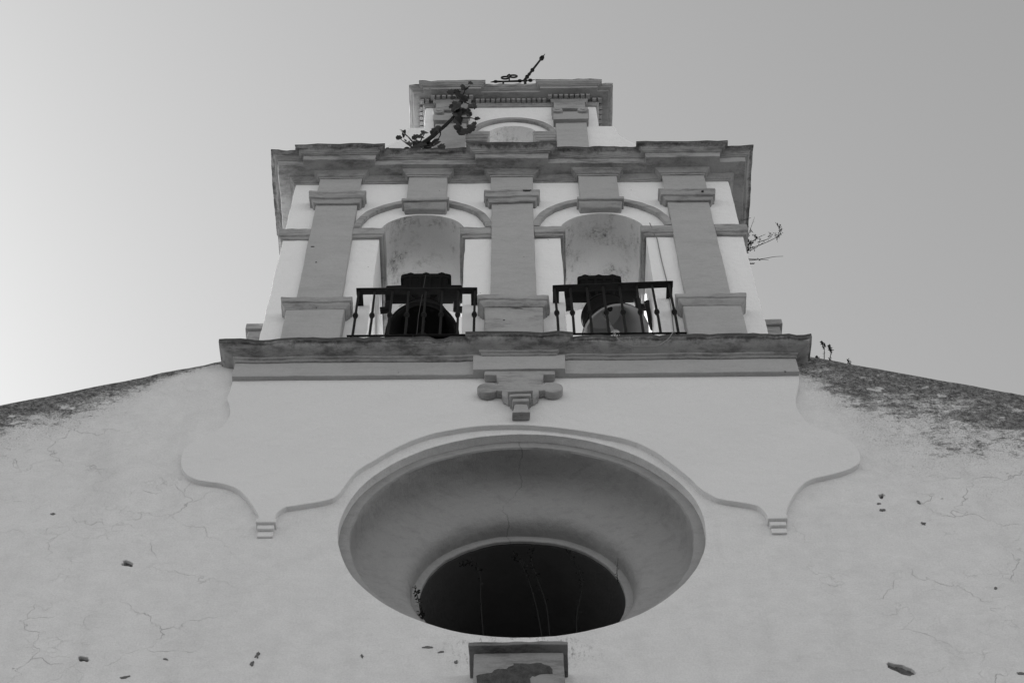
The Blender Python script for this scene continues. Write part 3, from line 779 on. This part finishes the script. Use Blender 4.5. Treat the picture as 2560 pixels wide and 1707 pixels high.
# ------------------------------------------------------------------ cable on the right jamb, looping over the ledge
bm = bmesh.new()
pts = [(1.541, -.07, 21.44), (1.585, -.03, 21.20), (1.603, -.015, 21.127), (1.612, -.012, 20.583), (1.629, -.012, 20.046), (1.625, -.013, 19.4), (1.612, -.015, 18.9), (1.60, -.04, 18.42), (1.59, -.20, 18.375),
       (1.56, -.300, 18.345), (1.50, -.305, 18.20), (1.445, -.30, 18.13), (1.371, -.30, 18.05), (1.217, -.30, 18.035), (1.116, -.30, 18.065), (1.02, -.30, 18.17), (.974, -.298, 18.34), (.97, -.22, 18.37), (.96, .2, 18.36)]
tube(bm, [tuple(v) for v in smooth_line(pts, 4)], .0055, 6)
tag(done('cable', bm, M_CABLE, None, 40, 0, 0), 'thin grey cable running down the right jamb and looping over the ledge', 'cable')

# ------------------------------------------------------------------ plants
def fig_leaf(bm, c, size, nrm, spin, fold=.25, lobes=True):
    nrm = Vector(nrm).normalized(); u = nrm.cross(Vector((.2, .3, 1))).normalized(); w = nrm.cross(u)
    u, w = u*math.cos(spin)+w*math.sin(spin), w*math.cos(spin)-u*math.sin(spin)
    if lobes: rad = [(0, -.46), (.2, -.52), (.38, -.36), (.52, -.12), (.47, .04), (.38, .10), (.47, .28), (.36, .44), (.22, .42), (.15, .56), (0, .66)]
    else: rad = [(0, -.5), (.15, -.35), (.24, -.1), (.22, .15), (.12, .38), (0, .55)]
    ring = [(a, b) for a, b in rad] + [(-a, b) for a, b in rad[-2:0:-1]]
    cen = [bm.verts.new(Vector(c)+w*(b*size)) for b in (-.5, -.15, .2, .55 if lobes else .5)]
    vs_ = [bm.verts.new(Vector(c)+(u*a+w*b+nrm*(fold*abs(a)-.25*b*b))*size) for a, b in ring]
    mid = bm.verts.new(Vector(c)+w*0)
    for i in range(len(vs_)): bm.faces.new((mid, vs_[i], vs_[(i+1) % len(vs_)]))
    bmesh.ops.delete(bm, geom=cen, context='VERTS')

fy = -.25
def fp(x, z, dy=0): return Vector((x, fy+dy, z+2.05*dy))
t = thing('fig_sapling', 'wild fig sapling with large dark leaves sprouting from the main cornice, left of centre', 'sapling', (-1.147, fy, 23.10))
base = Vector(t.location)
bm = bmesh.new()
stem = [(-1.18, 23.10), (-1.147, 23.25), (-1.082, 23.425), (-.99, 23.611), (-.897, 23.838), (-.817, 24.03), (-.723, 24.325), (-.67, 24.586), (-.634, 24.999), (-.60, 25.20), (-.60, 25.36)]
sp_ = smooth_line([fp(x_, z_) for x_, z_ in stem], 3)
tube(bm, [p-base for p in sp_], [.038-.031*i/(len(sp_)-1) for i in range(len(sp_))], 8)
twigs = [[(-.70, 24.38), (-.60, 24.30), (-.50, 24.30), (-.44, 24.22)], [(-.70, 24.40), (-.68, 24.2), (-.62, 23.95)], [(-.64, 24.9), (-.52, 24.72)], [(-.63, 25.05), (-.72, 25.20), (-.80, 25.15)], [(-.60, 25.3), (-.53, 25.44)],
         [(-1.14, 23.30), (-1.22, 23.55), (-1.32, 23.78), (-1.36, 23.86)], [(-1.16, 23.24), (-1.27, 23.45), (-1.378, 23.64)], [(-1.12, 23.35), (-1.10, 23.6), (-1.06, 23.76)], [(-1.10, 23.33), (-.99, 23.36), (-.93, 23.50)], [(-1.10, 23.30), (-.95, 23.28), (-.85, 23.33)],
         [(-1.2, 23.16), (-1.35, 23.15), (-1.52, 23.17), (-1.60, 23.24)], [(-1.15, 23.2), (-1.28, 23.22), (-1.42, 23.20), (-1.50, 23.30)], [(-.88, 23.86), (-.87, 23.7), (-.92, 23.52)], [(-.93, 23.77), (-.95, 23.90)]]
for i, tw in enumerate(twigs):
    q = smooth_line([fp(x_, z_, .05*math.sin(i*2+j)) for j, (x_, z_) in enumerate(tw)], 3)
    tube(bm, [p-base for p in q], [.012-.008*j/(len(q)-1) for j in range(len(q))], 6)
done('stem', bm, M_STEM, t, 40, 0, .004)
bm = bmesh.new()
rnd = random.Random(3)
big = [(-.68, 24.42, .15), (-.70, 24.55, .15), (-.665, 24.62, .14), (-.69, 24.72, .14), (-.66, 24.82, .13), (-.64, 24.92, .12), (-.66, 24.50, .13), (-.604, 25.02, .12),
       (-.713, 25.255, .11), (-.78, 25.18, .11), (-.611, 25.381, .13), (-.515, 25.47, .09), (-.496, 24.72, .13), (-.47, 24.62, .10), (-.60, 24.44, .13), (-.53, 24.36, .10), (-.545, 24.60, .08),
       (-.665, 24.13, .13), (-.65, 24.24, .12), (-.62, 23.86, .15), (-.67, 23.95, .12), (-.57, 23.80, .13), (-.50, 23.98, .14), (-.47, 24.07, .10), (-.425, 24.25, .08), (-.76, 24.70, .08), (-.74, 24.95, .08), (-.68, 25.08, .08)]
for x_, z_, s_ in big:
    fig_leaf(bm, fp(x_, z_, rnd.uniform(-.10, .10))-base, s_*.86, (rnd.uniform(-.6, .6), -1, rnd.uniform(-.9, -.1)), rnd.uniform(0, 6.28), rnd.uniform(.1, .5))
small = [(-.926, 23.90, .12), (-.95, 23.83, .10), (-.89, 23.82, .09), (-1.06, 23.79, .10), (-1.10, 23.72, .08), (-1.133, 23.671, .11), (-1.18, 23.66, .08), (-1.322, 23.80, .11), (-1.35, 23.86, .07), (-1.378, 23.64, .07), (-1.258, 23.46, .13), (-1.30, 23.58, .08),
         (-1.22, 23.40, .11), (-.93, 23.50, .13), (-.90, 23.43, .11), (-.855, 23.36, .12), (-.84, 23.28, .10), (-1.0, 23.40, .10), (-1.153, 23.44, .11), (-1.06, 23.34, .12), (-1.12, 23.30, .12), (-1.18, 23.30, .10), (-1.0, 23.27, .10), (-1.5, 23.27, .05), (-1.44, 23.22, .05), (-1.26, 23.27, .08)]
for x_, z_, s_ in small:
    fig_leaf(bm, fp(x_, z_, rnd.uniform(-.06, .06))-base, s_*1.05, (rnd.uniform(-.7, .7), -1, rnd.uniform(-.9, .2)), rnd.uniform(0, 6.28), rnd.uniform(.1, .5), rnd.random() < .6)
done('foliage', bm, M_LEAF, t, 0, 0, 0)

def sprig(bm, pts, r0, n, spread, leaf, head=0, seed=1, base=Vector()):
    """a stalk with many small leaves and, near its tip, a dense seed head"""
    rr = random.Random(seed); P = smooth_line([Vector(p)-base for p in pts], 5)
    tube(bm, P, [r0*(1-.65*i/(len(P)-1)) for i in range(len(P))], 5)
    for i in range(n):
        f = rr.random()
        if head and rr.random() < .7: f = 1-head*rr.random()
        k = f*(len(P)-1); j = min(len(P)-2, int(k)); c = P[j].lerp(P[j+1], k-j)
        d = Vector((rr.gauss(0, 1), rr.gauss(0, 1), rr.gauss(.4, 1))).normalized()
        e = d.cross(Vector((rr.gauss(0, 1), rr.gauss(0, 1), rr.gauss(0, 1)))).normalized()
        s_ = leaf*rr.uniform(.6, 1.3); c = c+d*spread*rr.random()
        q = [c, c+d*s_*.5+e*s_*.28, c+d*s_, c+d*s_*.5-e*s_*.28]
        bm.faces.new([bm.verts.new(v) for v in q])

WY = .10
weeds = [([(3.045, WY, 18.30), (3.075, WY, 18.48), (3.105, WY, 18.675), (3.118, WY, 18.769), (3.105, WY, 18.854)], 70, .28, 'tall thin weed with drooping seed head, nearest the belfry ledge on the right roof edge'),
         ([(3.075, WY, 18.28), (3.12, WY, 18.46), (3.17, WY, 18.64), (3.172, WY, 18.70), (3.165, WY, 18.772)], 80, .42, 'leaning weed with a long dark head, right of the tallest one on the roof edge'),
         ([(3.005, WY, 18.31), (3.02, WY, 18.42), (3.026, WY, 18.496), (3.015, WY, 18.557)], 40, .6, 'short stubby weed between the two tall weeds and the belfry ledge'),
         ([(3.31, WY, 18.19), (3.318, WY, 18.32), (3.319, WY, 18.40), (3.312, WY, 18.475)], 46, .7, 'single stubby weed standing apart, furthest down the right roof edge')]
for i, (pts, n_, hd, lab) in enumerate(weeds):
    t_ = Vector(pts[0]); bm = bmesh.new()
    sprig(bm, pts, .0055, int(n_*1.5), .007, .020, hd, 20+i, t_)
    sprig(bm, [pts[0], Vector(pts[0])+Vector((.03, 0, .09))], .004, 12, .015, .02, .5, 40+i, t_)
    o = done('roof_weed', bm, M_STEM, None, 0, 0, 0); o.location = t_
    tag(o, lab, 'weed', 'weeds on the right roof edge')

# weed clump on the side of the belfry
BY = .6
t_ = Vector((2.60, BY, 21.95)); bm = bmesh.new()
def wp(x, z, dy=0): return (x-.015, BY+dy, z)
br = [([(2.66, 22.0), (2.78, 22.16), (2.90, 22.25), (3.036, 22.365), (3.112, 22.442), (3.19, 22.54), (3.226, 22.66), (3.232, 22.78), (3.20, 22.875)], 80, .45),
      ([(2.66, 22.05), (2.74, 22.30), (2.82, 22.60), (2.90, 22.90), (2.975, 23.19)], 6, 0), ([(2.66, 22.08), (2.72, 22.35), (2.80, 22.50), (2.873, 22.667)], 40, .6), ([(2.66, 22.1), (2.68, 22.4), (2.70, 22.66), (2.71, 22.75)], 36, .5),
      ([(2.70, 22.1), (2.84, 22.40), (2.91, 22.48), (2.90, 22.62)], 34, .4), ([(2.70, 22.1), (2.90, 22.30), (2.97, 22.60)], 6, 0), ([(2.75, 22.2), (2.90, 22.38), (3.02, 22.50)], 6, 0), ([(2.9, 22.28), (3.06, 22.40), (3.07, 22.56)], 12, .5), ([(3.16, 22.50), (3.18, 22.62), (3.14, 22.72)], 14, .6),
      ([(2.80, 22.62), (2.84, 22.80), (2.87, 22.85)], 4, 0), ([(2.72, 22.85), (2.80, 22.90), (2.90, 22.95)], 2, 0)]
for i, (pts, n_, hd) in enumerate(br):
    sprig(bm, [wp(x_, z_, .05*math.sin(i*1.7)*min(1, (x_-2.6)*4)) for x_, z_ in pts], .005, n_, .014, .024, hd, 60+i, t_)
for i in range(14):
    a_ = i*.1; sprig(bm, [(2.58, BY, 22.0), (2.70+.02*math.sin(i*3), BY+.04*math.cos(i), 22.10+.02*i), (2.76+.06*math.sin(i*5+1), BY+.08*math.sin(i), 22.22+.03*math.cos(i*2))], .004, 16, .03, .035, .4, 90+i, t_)
o = done('wall_weed', bm, M_STEM, None, 0, 0, 0); o.location = t_; tag(o, 'bushy dark weed clump growing out of the right flank of the belfry', 'weed', 'weeds on the right flank of the belfry')
t_ = Vector((2.58, BY, 21.84)); bm = bmesh.new()
for i, (pts, n_, hd) in enumerate([([(2.60, 21.90), (2.70, 21.86), (2.80, 21.86), (2.94, 21.90), (3.06, 21.945), (3.16, 21.955)], 3, 0), ([(2.60, 21.98), (2.72, 21.90), (2.86, 21.88), (2.98, 21.86)], 6, 0), ([(2.62, 21.80), (2.72, 21.76), (2.80, 21.755)], 16, .5)]):
    sprig(bm, [wp(x_, z_) for x_, z_ in pts], .006, n_, .012, .026, hd, 120+i, t_)
o = done('wall_weed', bm, M_STEM, None, 0, 0, 0); o.location = t_; tag(o, 'few thin bare twigs just below the bushy weed clump on the belfry flank', 'weed', 'weeds on the right flank of the belfry')

# dry stalks in the oculus
stalks = [([(-.28, .66, 14.6), (-.31, .62, 15.155), (-.321, .6, 15.536), (-.398, .6, 15.733), (-.486, .6, 15.669)], 'dry bent stalk hooking to the left inside the dark oculus'),
          ([(.22, .68, 14.5), (.16, .64, 15.123), (.064, .6, 15.608), (-.038, .6, 15.874)], 'tall dry stalk leaning left in the middle of the oculus'),
          ([(.27, .66, 14.5), (.246, .62, 15.097), (.139, .6, 15.659), (.128, .6, 15.952)], 'tallest dry stalk, standing upright in the middle of the oculus'),
          ([(.49, .66, 14.58), (.501, .62, 14.946), (.563, .6, 15.445), (.444, .6, 15.893)], 'dry stalk bending left in the right half of the oculus')]
for i, (pts, lab) in enumerate(stalks):
    t_ = Vector(pts[0]); bm = bmesh.new(); sprig(bm, pts, .007, 70, .022, .026, .45, 150+i, t_)
    o = done('dry_stalk', bm, M_DRY, None, 0, 0, 0); o.location = t_; tag(o, lab, 'dry plant', 'dry stalks standing in the oculus')
for i, (pts, lab) in enumerate([([(-.80, .715, 15.06), (-.825, .69, 15.13), (-.85, .66, 15.27), (-.885, .63, 15.40)], 'small leafy weed on the left inner rim of the oculus'), ([(.88, .68, 15.52), (.875, .64, 15.62), (.895, .62, 15.80)], 'thin weed on the right inner rim of the oculus')]):
    t_ = Vector(pts[0]); bm = bmesh.new(); sprig(bm, pts, .007 if i == 0 else .004, 70 if i == 0 else 14, .012, .032 if i == 0 else .02, 0, 170+i, t_)
    o = done('rim_weed', bm, M_STEM, None, 0, 0, 0); o.location = t_; tag(o, lab, 'weed', 'weeds on the inner rim of the oculus')
